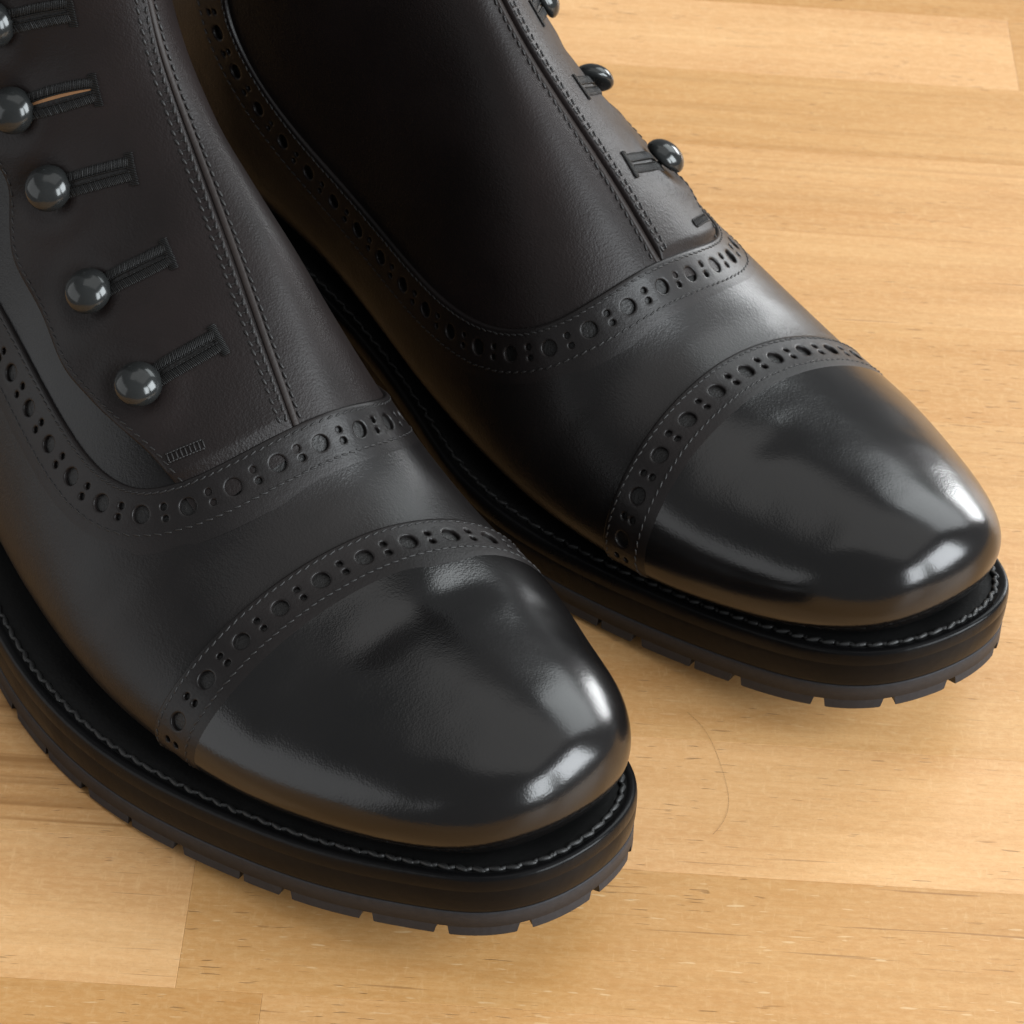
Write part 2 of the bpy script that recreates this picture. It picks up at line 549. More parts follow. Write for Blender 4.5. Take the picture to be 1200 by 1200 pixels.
class MB:
    def __init__(self):
        self.v = []
        self.f = []
        self.m = []
        self.n = 0

    def add(self, V, F, m=0):
        V = np.asarray(V, float).reshape(-1, 3)
        self.v.append(V)
        self.f += [tuple(i + self.n for i in f) for f in F]
        self.m += [m] * len(F)
        self.n += len(V)

    def grid(self, P, closed=False, m=0, flip=False):
        a, b = P.shape[:2]
        F = []
        for i in range(a if closed else a - 1):
            for j in range(b - 1):
                q = (i * b + j, ((i + 1) % a) * b + j, ((i + 1) % a) * b + j + 1, i * b + j + 1)
                F.append(q[::-1] if flip else q)
        self.add(P.reshape(-1, 3), F, m)

    def build(self, name, mats, parent, sx=1, label=None, kind=None, smooth=True):
        V = np.vstack(self.v) * MM
        V[:, 0] *= sx
        me = bpy.data.meshes.new(name)
        F = self.f if sx > 0 else [f[::-1] for f in self.f]
        me.from_pydata(V.tolist(), [], F)
        mats = mats if isinstance(mats, (list, tuple)) else [mats]
        for x in mats:
            me.materials.append(x)
        if len(mats) > 1:
            me.polygons.foreach_set('material_index', self.m)
        if smooth:
            me.polygons.foreach_set('use_smooth', [True] * len(me.polygons))
        me.update()
        o = bpy.data.objects.new(name, me)
        C.objects.link(o)
        o.parent = parent
        if label:
            o['label'] = label
        if kind:
            o['kind'] = kind
        return o


def capsule_template(nl=7, nr=6):
    V = []
    xs = np.cos(np.linspace(np.pi, 0, nl))
    for x in xs:
        r = math.sqrt(max(0, 1 - abs(x) ** 2.6))
        for k in range(nr):
            a = 2 * np.pi * k / nr
            V.append((x, r * math.cos(a), r * math.sin(a)))
    F = []
    for i in range(nl - 1):
        for k in range(nr):
            F.append((i * nr + k, i * nr + (k + 1) % nr, (i + 1) * nr + (k + 1) % nr, (i + 1) * nr + k))
    return np.array(V), F


CAPV, CAPF = capsule_template()


def add_capsules(mb, p, a, b, n, L, W, H, m=0):
    """p,a,b,n arrays (k,3); half sizes L (along a), W (along b), H (along n)"""
    p = np.atleast_2d(p)
    L, W, H = (np.broadcast_to(np.asarray(x, float), (len(p),)) for x in (L, W, H))
    for i in range(len(p)):
        V = p[i] + CAPV[:, :1] * a[i] * L[i] + CAPV[:, 1:2] * b[i] * W[i] + CAPV[:, 2:] * n[i] * H[i]
        mb.add(V, CAPF, m)


def stitch_row(mb, tr, w, h, s0=None, s1=None, pitch=2.1, L=0.88, W=0.24, H=0.22, skew=0.16, seed=0):
    r = np.random.RandomState(seed + 11)
    s0 = 0 if s0 is None else s0
    s1 = tr.len if s1 is None else s1
    s = np.arange(s0 + pitch / 2, s1, pitch)
    s = s + r.uniform(-.12, .12, len(s))
    ww = w + r.uniform(-.07, .07, len(s))
    p, a, b, n = tr.frame(s, ww, np.full(len(s), h))
    k = skew + r.uniform(-.08, .08, len(s))
    a2 = a * np.cos(k)[:, None] + b * np.sin(k)[:, None]
    b2 = -a * np.sin(k)[:, None] + b * np.cos(k)[:, None]
    tl = r.uniform(-.06, .06, len(s))[:, None]
    a2 = a2 + n * tl
    add_capsules(mb, p, a2, b2, n, L * r.uniform(.9, 1.08, len(s)), W, H)


# ------------------------------------------------------------------ brogue band with punched holes


def brogue_band(tr, width_of, h0, phase, pitch=10.6, r_big=1.88, r_small=0.72):
    """strip along tr; returns MB. w>0 side of the track is the upper edge."""
    mb = MB()
    a = 5.6                     # length of the cell that holds the large hole
    zone = 2.9                  # half height of the punched zone
    n0 = int(math.floor((0 - phase) / pitch)) - 1
    n1 = int(math.ceil((tr.len - phase) / pitch)) + 1
    seg = 6
    rr = np.random.RandomState(3)

    def emit(sw, F, h):
        sw = np.array(sw, float)
        s = np.clip(sw[:, 0], 0, tr.len)
        mb.add(tr.at(s, sw[:, 1], np.array(h, float)), F)

    def hole_cell(s0, s1, w0, w1, cs, cw, r, nh, nv, ex=1.0):
        per = [(s0 + (s1 - s0) * i / nh, w0) for i in range(nh)] + [(s1, w0 + (w1 - w0) * i / nv) for i in range(nv)] + \
              [(s1 - (s1 - s0) * i / nh, w1) for i in range(nh)] + [(s0, w1 - (w1 - w0) * i / nv) for i in range(nv)]
        n = len(per)
        ang = [math.atan2(y - cw, x - cs) for x, y in per]
        sw = list(per)
        hh = [h0] * n
        for rad, hgt in ((r + .55, h0), (r + .22, h0 - .03), (r + .05, h0 - .16), (r, h0 - .34), (r - .02, h0 - 1.05)):
            sw += [(cs + rad * math.cos(t), cw + rad * math.sin(t) * ex) for t in ang]
            hh += [hgt] * n
        F = []
        for k in range(5):
            for i in range(n):
                j = (i + 1) % n
                F.append((k * n + i, k * n + j, (k + 1) * n + j, (k + 1) * n + i))
        emit(sw, F, hh)

    cols = []
    for k in range(n0, n1):
        c = phase + k * pitch
        e0, e1, e2 = c - a / 2, c + a / 2, c - a / 2 + pitch
        if e2 < 0.5 or e0 > tr.len - 0.5:
            continue
        if e0 < 0 or e2 > tr.len:
            continue
        hole_cell(e0, e1, -zone, zone, c + rr.uniform(-.12, .12), rr.uniform(-.12, .12), r_big * rr.uniform(.96, 1.04), seg, seg)
        mid = (e1 + e2) / 2
        for w0, w1, cw in ((-zone, 0, -1.25), (0, zone, 1.25)):
            hole_cell(e1, e2, w0, w1, mid + rr.uniform(-.12, .12), cw + rr.uniform(-.1, .1), r_small * rr.uniform(.93, 1.07), seg, seg // 2)
        cols += [e0 + (e1 - e0) * i / seg for i in range(seg)] + [e1 + (e2 - e1) * i / seg for i in range(seg)]
    cols.append(cols[-1] + (pitch - a) / seg)
    cols = np.array(cols)
    hw = width_of(cols / tr.len) / 2 + 1.25
    for sgn in (-1, 1):
        rows = []
        if sgn > 0:      # free edge: rounded, stands proud of the leather it overlaps
            prof = ((None, 0), (.5, .02), (-.9, 0), (-.55, -.02), (-.22, -.12), (-.06, -.34), (0, -1.25))
        else:            # inner side runs flush into the same piece of leather
            prof = ((None, 0), (.5, .01), (-.9, 0), (.2, -.015), (1.2, -.04), (3.0, -.15))
        for f, dh in prof:
            if f is None:
                w = np.full(len(cols), zone)
            elif f == .5:
                w = zone + (hw - .9 - zone) * f
            else:
                w = hw + f
            rows.append(tr.at(cols, sgn * w, h0 + dh + 0 * cols))
        mb.grid(np.stack(rows, 0), flip=(sgn < 0))
    return mb, cols, hw


# ------------------------------------------------------------------ design lines on the surface (angle, station)
CAP_LINE = [(-0.85, 5.65), (-0.42, 5.644), (-0.233, 5.644), (-0.065, 5.638), (0.092, 5.632), (0.236, 5.629), (0.365, 5.631), (0.482, 5.639), (0.587, 5.650), (0.680, 5.662), (0.771, 5.670), (0.855, 5.675), (0.940, 5.677), (1.023, 5.675), (1.105, 5.671), (1.184, 5.664), (1.268, 5.652), (1.355, 5.636), (1.447, 5.617), (1.542, 5.596), (1.639, 5.575), (1.742, 5.554), (1.845, 5.533), (1.953, 5.511), (2.064, 5.487), (2.173, 5.461), (2.286, 5.430), (2.411, 5.396), (2.549, 5.363), (2.701, 5.337), (2.874, 5.320), (3.058, 5.312), (3.241, 5.307), (3.50, 5.30), (3.95, 5.30)]
GAL_LINE = [(0.46, 12.6), (0.45, 11.8), (0.440, 11.0), (0.438, 10.721), (0.436, 10.289), (0.435, 9.897), (0.436, 9.551), (0.438, 9.238), (0.443, 8.937), (0.452, 8.641), (0.468, 8.347), (0.491, 8.049), (0.535, 7.719), (0.654, 7.359), (0.852, 7.131), (1.036, 7.038), (1.234, 6.993), (1.463, 6.960), (1.744, 6.941), (2.037, 6.981), (2.301, 7.104), (2.551, 7.354), (2.713, 7.645), (2.808, 7.935), (2.865, 8.227), (2.895, 8.511), (2.912, 8.785), (2.920, 9.064), (2.921, 9.352), (2.915, 9.662), (2.901, 10.035), (2.887, 10.420), (2.882, 10.840), (2.88, 11.6), (2.88, 12.5)]
RIDGE = [(1.63, 14.9), (1.63, 12.5), (1.61, 11.2), (1.565, 10.39), (1.50, 9.8), (1.41, 9.06), (1.37, 8.58), (1.345, 8.01), (1.348, 7.65), (1.365, 7.19), (1.37, 6.95)]
FLAP = [(0.80, 14.9), (0.82, 12.6), (0.74, 12.2), (0.81, 11.9), (0.82, 11.7), (0.73, 11.4), (0.80, 11.1), (0.80, 10.85), (0.715, 10.62), (0.70, 10.4), (0.735, 10.15), (0.755, 9.95), (0.758, 9.72), (0.695, 9.57), (0.658, 9.34), (0.651, 9.09), (0.648, 8.83), (0.652, 8.60), (0.660, 8.40), (0.700, 8.15), (0.756, 7.91), (0.817, 7.63), (0.852, 7.40), (0.88, 7.15), (0.90, 6.9)]
BUTTONS = [(0.854, 8.04), (0.825, 8.75), (0.857, 9.51), (0.860, 10.18), (0.875, 10.88), (0.88, 11.60)]
HOLE_ENDS = [(1.185, 7.99), (1.135, 8.66), (1.151, 9.30), (1.162, 9.95), (1.17, 10.62), (1.18, 11.36)]
TACK = [(0.868, 7.52), (1.008, 7.45)]

CAP_TR = Track(CAP_LINE, 4)
GAL_TR = Track(GAL_LINE, 4)
RIDGE_TR = Track(RIDGE, 6)


def fn_of_t(pts, sg=0.06):
    p = np.array(pts)[::-1]
    tt = np.linspace(p[0, 1], p[-1, 1], 1600)
    y = np.interp(tt, p[:, 1], p[:, 0])
    k = int(3 * sg / (tt[1] - tt[0]))
    w = np.exp(-.5 * (np.arange(-k, k + 1) * (tt[1] - tt[0]) / sg) ** 2)
    w /= w.sum()
    y = np.convolve(np.pad(y, k, mode='edge'), w, 'valid')
    return lambda t: np.interp(t, tt, y)


FLAP_F = fn_of_t(FLAP, 0.07)
RIDGE_F = fn_of_t(RIDGE, 0.2)
FLAP_TR = Track(np.c_[FLAP_F(np.linspace(14.5, 6.95, 300)), np.linspace(14.5, 6.95, 300)], 1.5)

# sole outline (welt edge): distance back from the tip, lateral and medial half widths
OUT_D = [6, 18, 36, 60, 90, 120, 150, 185, 215, 250, 278, 297]
OUT_L = [19.39, 28.1, 37.79, 47.04, 55.59, 57.92, 53.81, 46.06, 40.2, 38.5, 33.0, 20.5]
OUT_M = [17.97, 27.2, 32.57, 37.42, 42.7, 44.24, 37.67, 32.95, 33.4, 34.5, 31.0, 19.5]
OUT_TIP, OUT_HEEL = (4.755, 0.0), (0.5, -305.0)


def closed_spline(pts, n):
    P = np.array(pts, float)
    ch = np.r_[0, np.cumsum(np.linalg.norm(np.diff(np.vstack([P, P[:1]]), axis=0), axis=1) ** 0.7)]
    m = len(P)
    K3 = np.vstack([P] * 3 + [P[:1]])
    T3 = np.r_[ch[:-1] - ch[-1], ch[:-1], ch[:-1] + ch[-1], 2 * ch[-1]]
    nn = len(T3)
    h = np.diff(T3)
    A = np.eye(nn)
    out = []
    tt = np.linspace(0, ch[-1], 6000, endpoint=False)
    for c in range(2):
        y = K3[:, c]
        b = np.zeros(nn)
        for i in range(1, nn - 1):
            A[i, i - 1], A[i, i], A[i, i + 1] = h[i - 1], 2 * (h[i - 1] + h[i]), h[i]
            b[i] = 6 * ((y[i + 1] - y[i]) / h[i] - (y[i] - y[i - 1]) / h[i - 1])
        Mm = np.linalg.solve(A, b)
        i = np.clip(np.searchsorted(T3, tt, side='right') - 1, 0, nn - 2)
        f = (tt - T3[i]) / h[i]
        out.append(y[i] * (1 - f) + y[i + 1] * f + h[i] ** 2 / 6 * (((1 - f) ** 3 - (1 - f)) * Mm[i] + (f ** 3 - f) * Mm[i + 1]))
    Q = np.stack(out, -1)
    d = np.r_[0, np.cumsum(np.linalg.norm(np.diff(np.vstack([Q, Q[:1]]), axis=0), axis=1))]
    s = np.linspace(0, d[-1], n, endpoint=False)
    Qc = np.vstack([Q, Q[:1]])
    return np.c_[np.interp(s, d, Qc[:, 0]), np.interp(s, d, Qc[:, 1])], d[-1]


_pts = [OUT_TIP] + [(l, -d) for d, l in zip(OUT_D, OUT_L)] + [OUT_HEEL] + [(-m, -d) for d, m in zip(OUT_D[::-1], OUT_M[::-1])]
OUT_N = 900
OUT, OUT_LEN = closed_spline(_pts, OUT_N)      # starts at the tip, runs down the lateral side
for _ in range(6):
    OUT = 0.25 * np.roll(OUT, 1, 0) + 0.5 * OUT + 0.25 * np.roll(OUT, -1, 0)
_tg = np.roll(OUT, -1, 0) - np.roll(OUT, 1, 0)
_tg /= np.linalg.norm(_tg, axis=1)[:, None]
OUT_IN = np.c_[-_tg[:, 1], _tg[:, 0]]
if (OUT_IN[0] @ np.array([0, -1.0])) < 0:
    OUT_IN = -OUT_IN
# smooth inward normals so that deep insets do not fold
OUT_INS = OUT_IN.copy()
for _ in range(60):
    OUT_INS = (np.roll(OUT_INS, 1, 0) + OUT_INS + np.roll(OUT_INS, -1, 0)) / 3
OUT_INS /= np.linalg.norm(OUT_INS, axis=1)[:, None]


def sole_pt(arc, inset, z):
    """arc mm from tip (+ lateral side); z above the sole's own bottom"""
    arc = np.asarray(arc, float)
    a = (arc / OUT_LEN * OUT_N) % OUT_N
    i = np.floor(a).astype(int)
    f = (a - i)[..., None]
    j = (i + 1) % OUT_N
    xy = OUT[i % OUT_N] * (1 - f) + OUT[j] * f
    k = np.where(np.asarray(inset)[..., None] * np.ones_like(f) > 5, OUT_INS[i % OUT_N] * (1 - f) + OUT_INS[j] * f, OUT_IN[i % OUT_N] * (1 - f) + OUT_IN[j] * f)
    xy = xy + k * np.asarray(inset, float)[..., None]
    d = -xy[..., 1]
    zz = np.asarray(z, float) + spring(d) + rise(d)
    return np.concatenate([xy, (zz + 0 * d)[..., None]], -1)


# ------------------------------------------------------------------ the boot
GAL_CUT = 6.5
H_SHAFT, H_VAMP, H_CAP = -0.85, 0.0, 0.65      # mm: the vamp overlaps the shaft, the cap overlaps the vamp


def build_boot(pose, sx, label, tilt, dents):
    root = bpy.data.objects.new('button_boot', None)
    C.objects.link(root)
    root['label'] = label
    root['category'] = 'boot'
    root['group'] = 'pair of black leather button boots'
    root.location = (pose[0] * MM, pose[1] * MM, 0)
    root.rotation_euler = (0, 0, pose[2] - math.pi / 2)

    # --- upper: toe cap, vamp and shaft split where the bands cover the joints
    th = np.linspace(0, 2 * np.pi, 241)[:-1]
    tt = np.r_[np.linspace(0.03, 1.5, 34), np.linspace(1.5, 15, 231)[1:]]
    P = S(th[:, None], tt[None, :])
    PN = S_jac(th[:, None] + 0 * tt[None, :], np.maximum(tt[None, :] + 0 * th[:, None], .06))[2]
    TH, TT = np.meshgrid(th, tt, indexing='ij')
    for d_th, d_t, ra, rb, amp in dents:
        ja, jb, _ = S_jac(np.array([d_th]), np.array([d_t]))
        la, lb = np.linalg.norm(ja[0]), np.linalg.norm(jb[0])
        P = P + PN * (amp * np.exp(-((TH - d_th) * la / ra) ** 2 - ((TT - d_t) * lb / rb) ** 2))[..., None]
    THs = np.where(TH > 1.5 * np.pi, TH - 2 * np.pi, TH)
    cap_t = np.interp(THs, [a for a, b in CAP_LINE], [b for a, b in CAP_LINE])
    # galosh: below / in front of the band's centre line
    gl = GAL_TR.uv

    def inside_vamp(a, t):
        # polygon in (angle, station): closed over the bottom
        poly = np.vstack([gl, [(3.6, 12.5), (3.6, -1), (-1.2, -1), (-1.2, 12.6)]])
        x, y = a.ravel(), t.ravel()
        ins = np.zeros(len(x), bool)
        px, py = poly[:, 0], poly[:, 1]
        j = len(poly) - 1
        for i in range(len(poly)):
            c = ((py[i] > y) != (py[j] > y))
            if c.any():
                xi = (px[j] - px[i]) * (y - py[i]) / (py[j] - py[i] + 1e-12) + px[i]
                ins ^= c & (x < xi)
            j = i
        return ins.reshape(a.shape)
    ac = THs
    fc_a = ac
    A4 = fc_a[:, :-1]
    T4 = (TT[:, :-1] + TT[:, 1:]) / 2
    capm = T4 < cap_t[:, :-1]
    low = np.sin(TH[:, :-1]) < -0.55
    vam = (inside_vamp(A4, T4) | low) & ~capm
    pan = (A4 < FLAP_F(T4) + .12) & (A4 > 0) & (T4 < 12.5)
    nA, nT = P.shape[:2]
    Pc = (P[:, :-1] + P[:, 1:] + np.roll(P, -1, 0)[:, :-1] + np.roll(P, -1, 0)[:, 1:]) / 4
    cut = np.zeros(Pc.shape[:2], bool)
    for tr_ in (CAP_TR, GAL_TR):
        cl = tr_.at(np.linspace(7, tr_.len - 7, 300), np.zeros(300))
        for i in range(nA):
            cut[i] |= ((Pc[i][:, None] - cl[None]) ** 2).sum(-1).min(1) < 3.5 ** 2
    capm, vam, shm = capm & ~cut, vam & ~cut, ~(capm | vam) & ~cut
    pan = pan & shm
    shm = shm & ~pan
    for name, mask, mat, off_h in (('toe_cap', capm, M_CAP, H_CAP), ('vamp', vam, M_VAMP, H_VAMP), ('shaft', shm, M_SHAFT, H_SHAFT), ('button_panel', pan, M_PANEL, H_SHAFT)):
        idx = -np.ones((nA, nT), int)
        F = []
        V = []
        ii, jj = np.nonzero(mask)

        def vid(i, j):
            if idx[i, j] < 0:
                idx[i, j] = len(V)
                V.append(P[i, j] + PN[i, j] * off_h)
            return idx[i, j]
        for i, j in zip(ii, jj):
            i2 = (i + 1) % nA
            q = (vid(i, j), vid(i2, j), vid(i2, j + 1), vid(i, j + 1))
            F.append(q[::-1] if NFLIP else q)
        if name == 'toe_cap':
            c = len(V)
            V.append((P[:, 0] + PN[:, 0] * off_h).mean(0))
            for i in range(nA):
                q = (vid(i, 0), c, vid((i + 1) % nA, 0))
                F.append(q[::-1] if NFLIP else q)
        mb = MB()
        mb.add(np.array(V), F)
        mb.build(name, mat, root, sx)
    # collar edge and lining inside the shaft
    mb = MB()
    top = S(th, np.full(len(th), 15.0))
    cen = top.mean(0)
    rad = (cen - top)
    rad /= np.linalg.norm(rad, axis=1)[:, None]
    rows = [top, top + rad * .6 + [0, 0, .9], top + rad * 1.8 + [0, 0, .9], top + rad * 2.6]
    for k in (14.4, 13.5, 12.5, 11.5):
        q = S(th, np.full(len(th), k))
        c2 = q.mean(0)
        r2 = (c2 - q)
        r2 /= np.linalg.norm(r2, axis=1)[:, None]
        rows.append(q + r2 * 2.6)
    mb.grid(np.stack(rows, 1), closed=True, flip=NFLIP)
    mb.build('lining', M_LINING, root, sx, 'tan leather lining inside the shaft')

    # --- brogue bands
    for tr, wf, h0, ph, nm, lb in ((CAP_TR, lambda f: 8.7 + 0 * f, H_CAP + .05, 10.6 * 2.32, 'cap', 'punched brogue band across the toe cap'),
                                   (GAL_TR, lambda f: np.interp(f, [0, .2, .34, .43, .55, .68, .8, 1], [11, 10.4, 9.4, 8.8, 8.4, 10.0, 10.4, 10.6]), H_VAMP + .06, 4.0, 'gal', 'punched brogue band along the top of the vamp')):
        mb, cols, hw = brogue_band(tr, wf, h0, ph)
        band = mb.build('brogue_band', M_BAND, root, sx, lb)
        sm = MB()
        for sgn in (-1, 1):
            s = np.arange(cols[0], cols[-1], 2.05)
            w = sgn * (np.interp(s, cols, hw) - 1.25)
            r = np.random.RandomState(5 + sgn)
            p, a, b, n = tr.frame(s, w + r.uniform(-.06, .06, len(s)), np.full(len(s), h0 + .02))
            k = .2 * sgn + r.uniform(-.08, .08, len(s))
            a2 = a * np.cos(k)[:, None] + b * np.sin(k)[:, None]
            b2 = -a * np.sin(k)[:, None] + b * np.cos(k)[:, None]
            add_capsules(sm, p, a2, b2, n, .9 * r.uniform(.9, 1.06, len(s)), .25, .22)
        sm.build('stitching', M_THREAD, band, sx, kind='stuff')
        ul = MB()
        ss = np.linspace(cols[0], cols[-1], int(len(cols) * 1.6))
        ul.grid(np.stack([tr.at(ss, np.full(len(ss), w), np.full(len(ss), h0 - .92)) for w in np.linspace(-3.4, 3.4, 9)], 0))
        ul.build('underlay', M_DARK, band, sx)

    # --- button flap
    tf = np.linspace(14.9, 6.98, 420)
    the, thr = FLAP_F(tf), RIDGE_F(tf)
    mid = S((the + thr) / 2, tf)
    wid = np.linalg.norm(S(the, tf) - mid, axis=1) + np.linalg.norm(S(thr, tf) - mid, axis=1)
    wmm = [0, .06, .25, .6, 1.2, 2.2]
    hmm = [-1.3, 0.25, .82, 1.02, 1.05, 1.0]
    cols_w = []
    cols_h = []
    for a, b in zip(wmm, hmm):
        cols_w.append(a / wid)
        cols_h.append(np.full(len(tf), b))
    for f in np.linspace(0, 1, 40)[1:-1]:
        cols_w.append((2.2 + (wid - 2.2 - 2.4) * f) / wid)
        cols_h.append(np.full(len(tf), 1.0 - .58 * sstep(f * 1.3)))
    for a, b in ((2.4, .42), (1.2, .50), (.55, .46), (.22, .22), (.06, -.2), (0, -1.2)):
        cols_w.append((wid - a) / wid)
        cols_h.append(np.full(len(tf), b))
    Wf = np.stack(cols_w, 0)
    Hf = np.stack(cols_h, 0)
    THf = the[None] + (thr - the)[None] * Wf
    TTf = np.broadcast_to(tf[None], THf.shape)
    Pb = S(THf, TTf)
    # puckers round the buttons and soft waves between them
    for (bt, bs) in BUTTONS:
        c = S(np.array([bt]), np.array([bs]))[0]
        r = np.linalg.norm(Pb - c, axis=-1)
        Hf = Hf - 0.75 * np.exp(-(r / 4.6) ** 2) + 0.45 * np.exp(-((r - 8.5) / 3.0) ** 2) * (Hf > .3)
    ph = np.interp(TTf, [7.2] + [b for a, b in BUTTONS] + [12.4], [.5, 0, 1, 2, 3, 4, 5, 6])
    Hf = Hf + 0.8 * (0.5 - 0.5 * np.cos(2 * np.pi * ph)) * np.exp(-(Wf * wid[None] / 6.0) ** 2) * (Hf > -.9)
    wav = 0.45 * np.sin((TTf - 8.4) * 2 * np.pi / .71) * np.clip(1 - Wf * 1.6, 0, 1) * (Hf > .2)
    Hf = Hf + wav
    gp = GAL_TR.at(GAL_TR.d, 0 * GAL_TR.d)
    dg = np.stack([np.sqrt(((Pb[i][:, None] - gp[None]) ** 2).sum(-1)).min(1) for i in range(Pb.shape[0])], 0)
    Hf = Hf + (-.42 - Hf) * (1 - sstep((dg - 4.8) / 4.0)) * (Hf > -.42)
    Nf = S_jac(THf, TTf)[2]
    Pf = Pb + Nf * Hf[..., None]
    mb = MB()
    mb.grid(Pf, flip=NFLIP)
    flap = mb.build('button_flap', M_SHAFT, root, sx, 'overlapping button flap with scalloped edge')
    HB = Hf
    # flap height lookup for stitches: nearest grid point
    Pflat = Pb.reshape(-1, 3)
    Hflat = Hf.reshape(-1)

    def flap_h(p):
        p = np.atleast_2d(p)
        return np.array([Hflat[((Pflat - q) ** 2).sum(1).argmin()] for q in p])

    # flap-edge stitching (inside the edge, towards the front seam)
    sm = MB()
    s = np.arange(2, FLAP_TR.len - 2, 2.15)
    w0 = 1.5
    side = 1 if np.dot(FLAP_TR.at(np.array([60.]), np.array([3.]))[0] - FLAP_TR.at(np.array([60.]), np.array([0.]))[0],
                       S(np.array([1.3]), np.array([9.0]))[0] - S(np.array([.7]), np.array([9.0]))[0]) > 0 else -1
    base = FLAP_TR.at(s, np.full(len(s), side * w0))
    hh = flap_h(base)
    p, a, b, n = FLAP_TR.frame(s, np.full(len(s), side * w0), hh + .03)
    k = np.full(len(s), .18)
    a2 = a * np.cos(k)[:, None] + b * np.sin(k)[:, None]
    b2 = -a * np.sin(k)[:, None] + b * np.cos(k)[:, None]
    add_capsules(sm, p, a2, b2, n, .9, .24, .2)
    # front seam rows on the flap side
    sd = 1 if np.dot(RIDGE_TR.at(np.array([60.]), np.array([3.]))[0] - RIDGE_TR.at(np.array([60.]), np.array([0.]))[0],
                     S(np.array([1.9]), np.array([9.0]))[0] - S(np.array([1.3]), np.array([9.0]))[0]) > 0 else -1
    gal_end = RIDGE_TR.len - GAL_CUT
    stitch_row(sm, RIDGE_TR, -sd * 2.5, .46, 0, gal_end, 2.2, .88, .36, .30, .25, 1)
    stitch_row(sm, RIDGE_TR, -sd * 0.85, .5, 0, gal_end, 2.2, .88, .36, .30, -.25, 2)
    # small cross threads that join the two rows like a ladder
    s = np.arange(1.1, gal_end, 2.2)
    p, a, b, n = RIDGE_TR.frame(s, np.full(len(s), -sd * 1.7), np.full(len(s), .44))
    add_capsules(sm, p, b, a, n, .75, .13, .12)
    # bar tack near the lower end
    TT_ = Track([TACK[0], TACK[1]], 0.1, 60)
    for w in (-1.0, .0, 1.0):
        s = np.arange(.4, TT_.len, .75 if w else 1.0)
        hb = flap_h(TT_.at(s, np.full(len(s), w)))
        p, a, b, n = TT_.frame(s, np.full(len(s), w), hb + (.12 if w else .2))
        if w:
            add_capsules(sm, p, a, b, n, .42, .24, .28)
        else:
            add_capsules(sm, p, b, a, n, .95, .2, .25)
    sm.build('stitching', M_THREAD, flap, sx, kind='stuff')

    # seam tape and its row of stitches on the shaft side
    tp = MB()
    s = np.linspace(0, gal_end + 1.5, 260)
    rows = [RIDGE_TR.at(s, np.full(len(s), sd * w), np.full(len(s), h)) for w, h in ((.25, -1.1), (.28, -.72), (.5, -.55), (1.0, -.48), (1.5, -.5), (1.85, -.62), (2.0, -1.0))]
    tp.grid(np.stack(rows, 0), flip=(sd < 0))
    tape = tp.build('seam_tape', M_TAPE, root, sx, 'narrow brown-black tape along the front seam')
    sm = MB()
    stitch_row(sm, RIDGE_TR, sd * 2.45, -.72, 0, gal_end, 2.2, .88, .36, .30, .2, 4)
    sm.build('stitching', M_THREAD, tape, sx, kind='stuff')

    # --- buttonholes
    for bi, (b0, b1) in enumerate(zip(BUTTONS, HOLE_ENDS)):
        tr = Track([b0, b1], 0.1, 80)
        r = np.random.RandomState(bi + 40)
        mb = MB()
        s = np.linspace(2.0, tr.len, 30)
        open_ = .32 + (.55 if bi == 3 else .12) * np.sin(np.clip((s - 2) / (tr.len - 2), 0, 1) * np.pi)
        hs = flap_h(tr.at(s, 0 * s))
        # slit
        mb.grid(np.stack([tr.at(s, -open_ - .1, hs + .04), tr.at(s, open_ + .1, hs + .04)], 0), m=1)
        if bi == 3:
            mb.grid(np.stack([tr.at(s, open_ * .1, hs + .08), tr.at(s, open_ * .9, hs + .16)], 0), m=2)
        hole = mb.build('buttonhole', [M_DARK, M_DARK, M_LINING], root, sx)
        mb = MB()
        # satin-stitched arms
        for sg in (-1, 1):
            ss = np.arange(2.0, tr.len - .2, .40)
            op = np.interp(ss, s, open_)
            ww = sg * (op + 1.2)
            h = np.interp(ss, s, hs)
            h = flap_h(tr.at(ss, ww))
            p, a, b, n = tr.frame(ss, ww, h + .2 + r.uniform(-.03, .03, len(ss)))
            k = sg * .25 + r.uniform(-.05, .05, len(ss))
            dirv = b * np.cos(k)[:, None] + a * np.sin(k)[:, None]
            sidev = a * np.cos(k)[:, None] - b * np.sin(k)[:, None]
            add_capsules(mb, p, dirv, sidev, n, 1.20 * r.uniform(.95, 1.05, len(ss)), .24, .36)
            # corded inner edge
            ss = np.arange(2.0, tr.len - .2, .9)
            op = np.interp(ss, s, open_)
            p, a, b, n = tr.frame(ss, sg * (op + .12), np.interp(ss, s, hs) + .34)
            add_capsules(mb, p, a, b, n, .6, .16, .2)
        # end bar
        wv = np.r_[np.arange(-3.5, 3.55, .36), np.arange(-3.2, 3.3, .36)]
        wl = np.r_[np.full(len(np.arange(-3.5, 3.55, .36)), tr.len + .4), np.full(len(np.arange(-3.2, 3.3, .36)), tr.len + 1.1)]
        p, a, b, n = tr.frame(wl - .4, wv, flap_h(tr.at(wl - .4, wv)) + .22 + r.uniform(-.04, .04, len(wv)))
        add_capsules(mb, p, a, b, n, 1.1 * r.uniform(.92, 1.08, len(wv)), .22, .36)
        mb.build('stitching', M_SATIN, hole, sx, kind='stuff')

    # --- buttons
    prof = [(0.05, 2.55), (1.6, 2.55), (3.2, 2.6), (4.3, 2.75), (4.85, 3.1), (5.05, 3.6), (5.0, 4.2), (4.7, 4.95), (4.1, 5.75), (3.2, 6.45), (2.1, 6.95), (1.0, 7.2), (0.02, 7.27)]
    shp = [(0.9, -.5), (0.8, .6), (.75, 1.8), (.9, 2.5), (1.2, 2.62)]
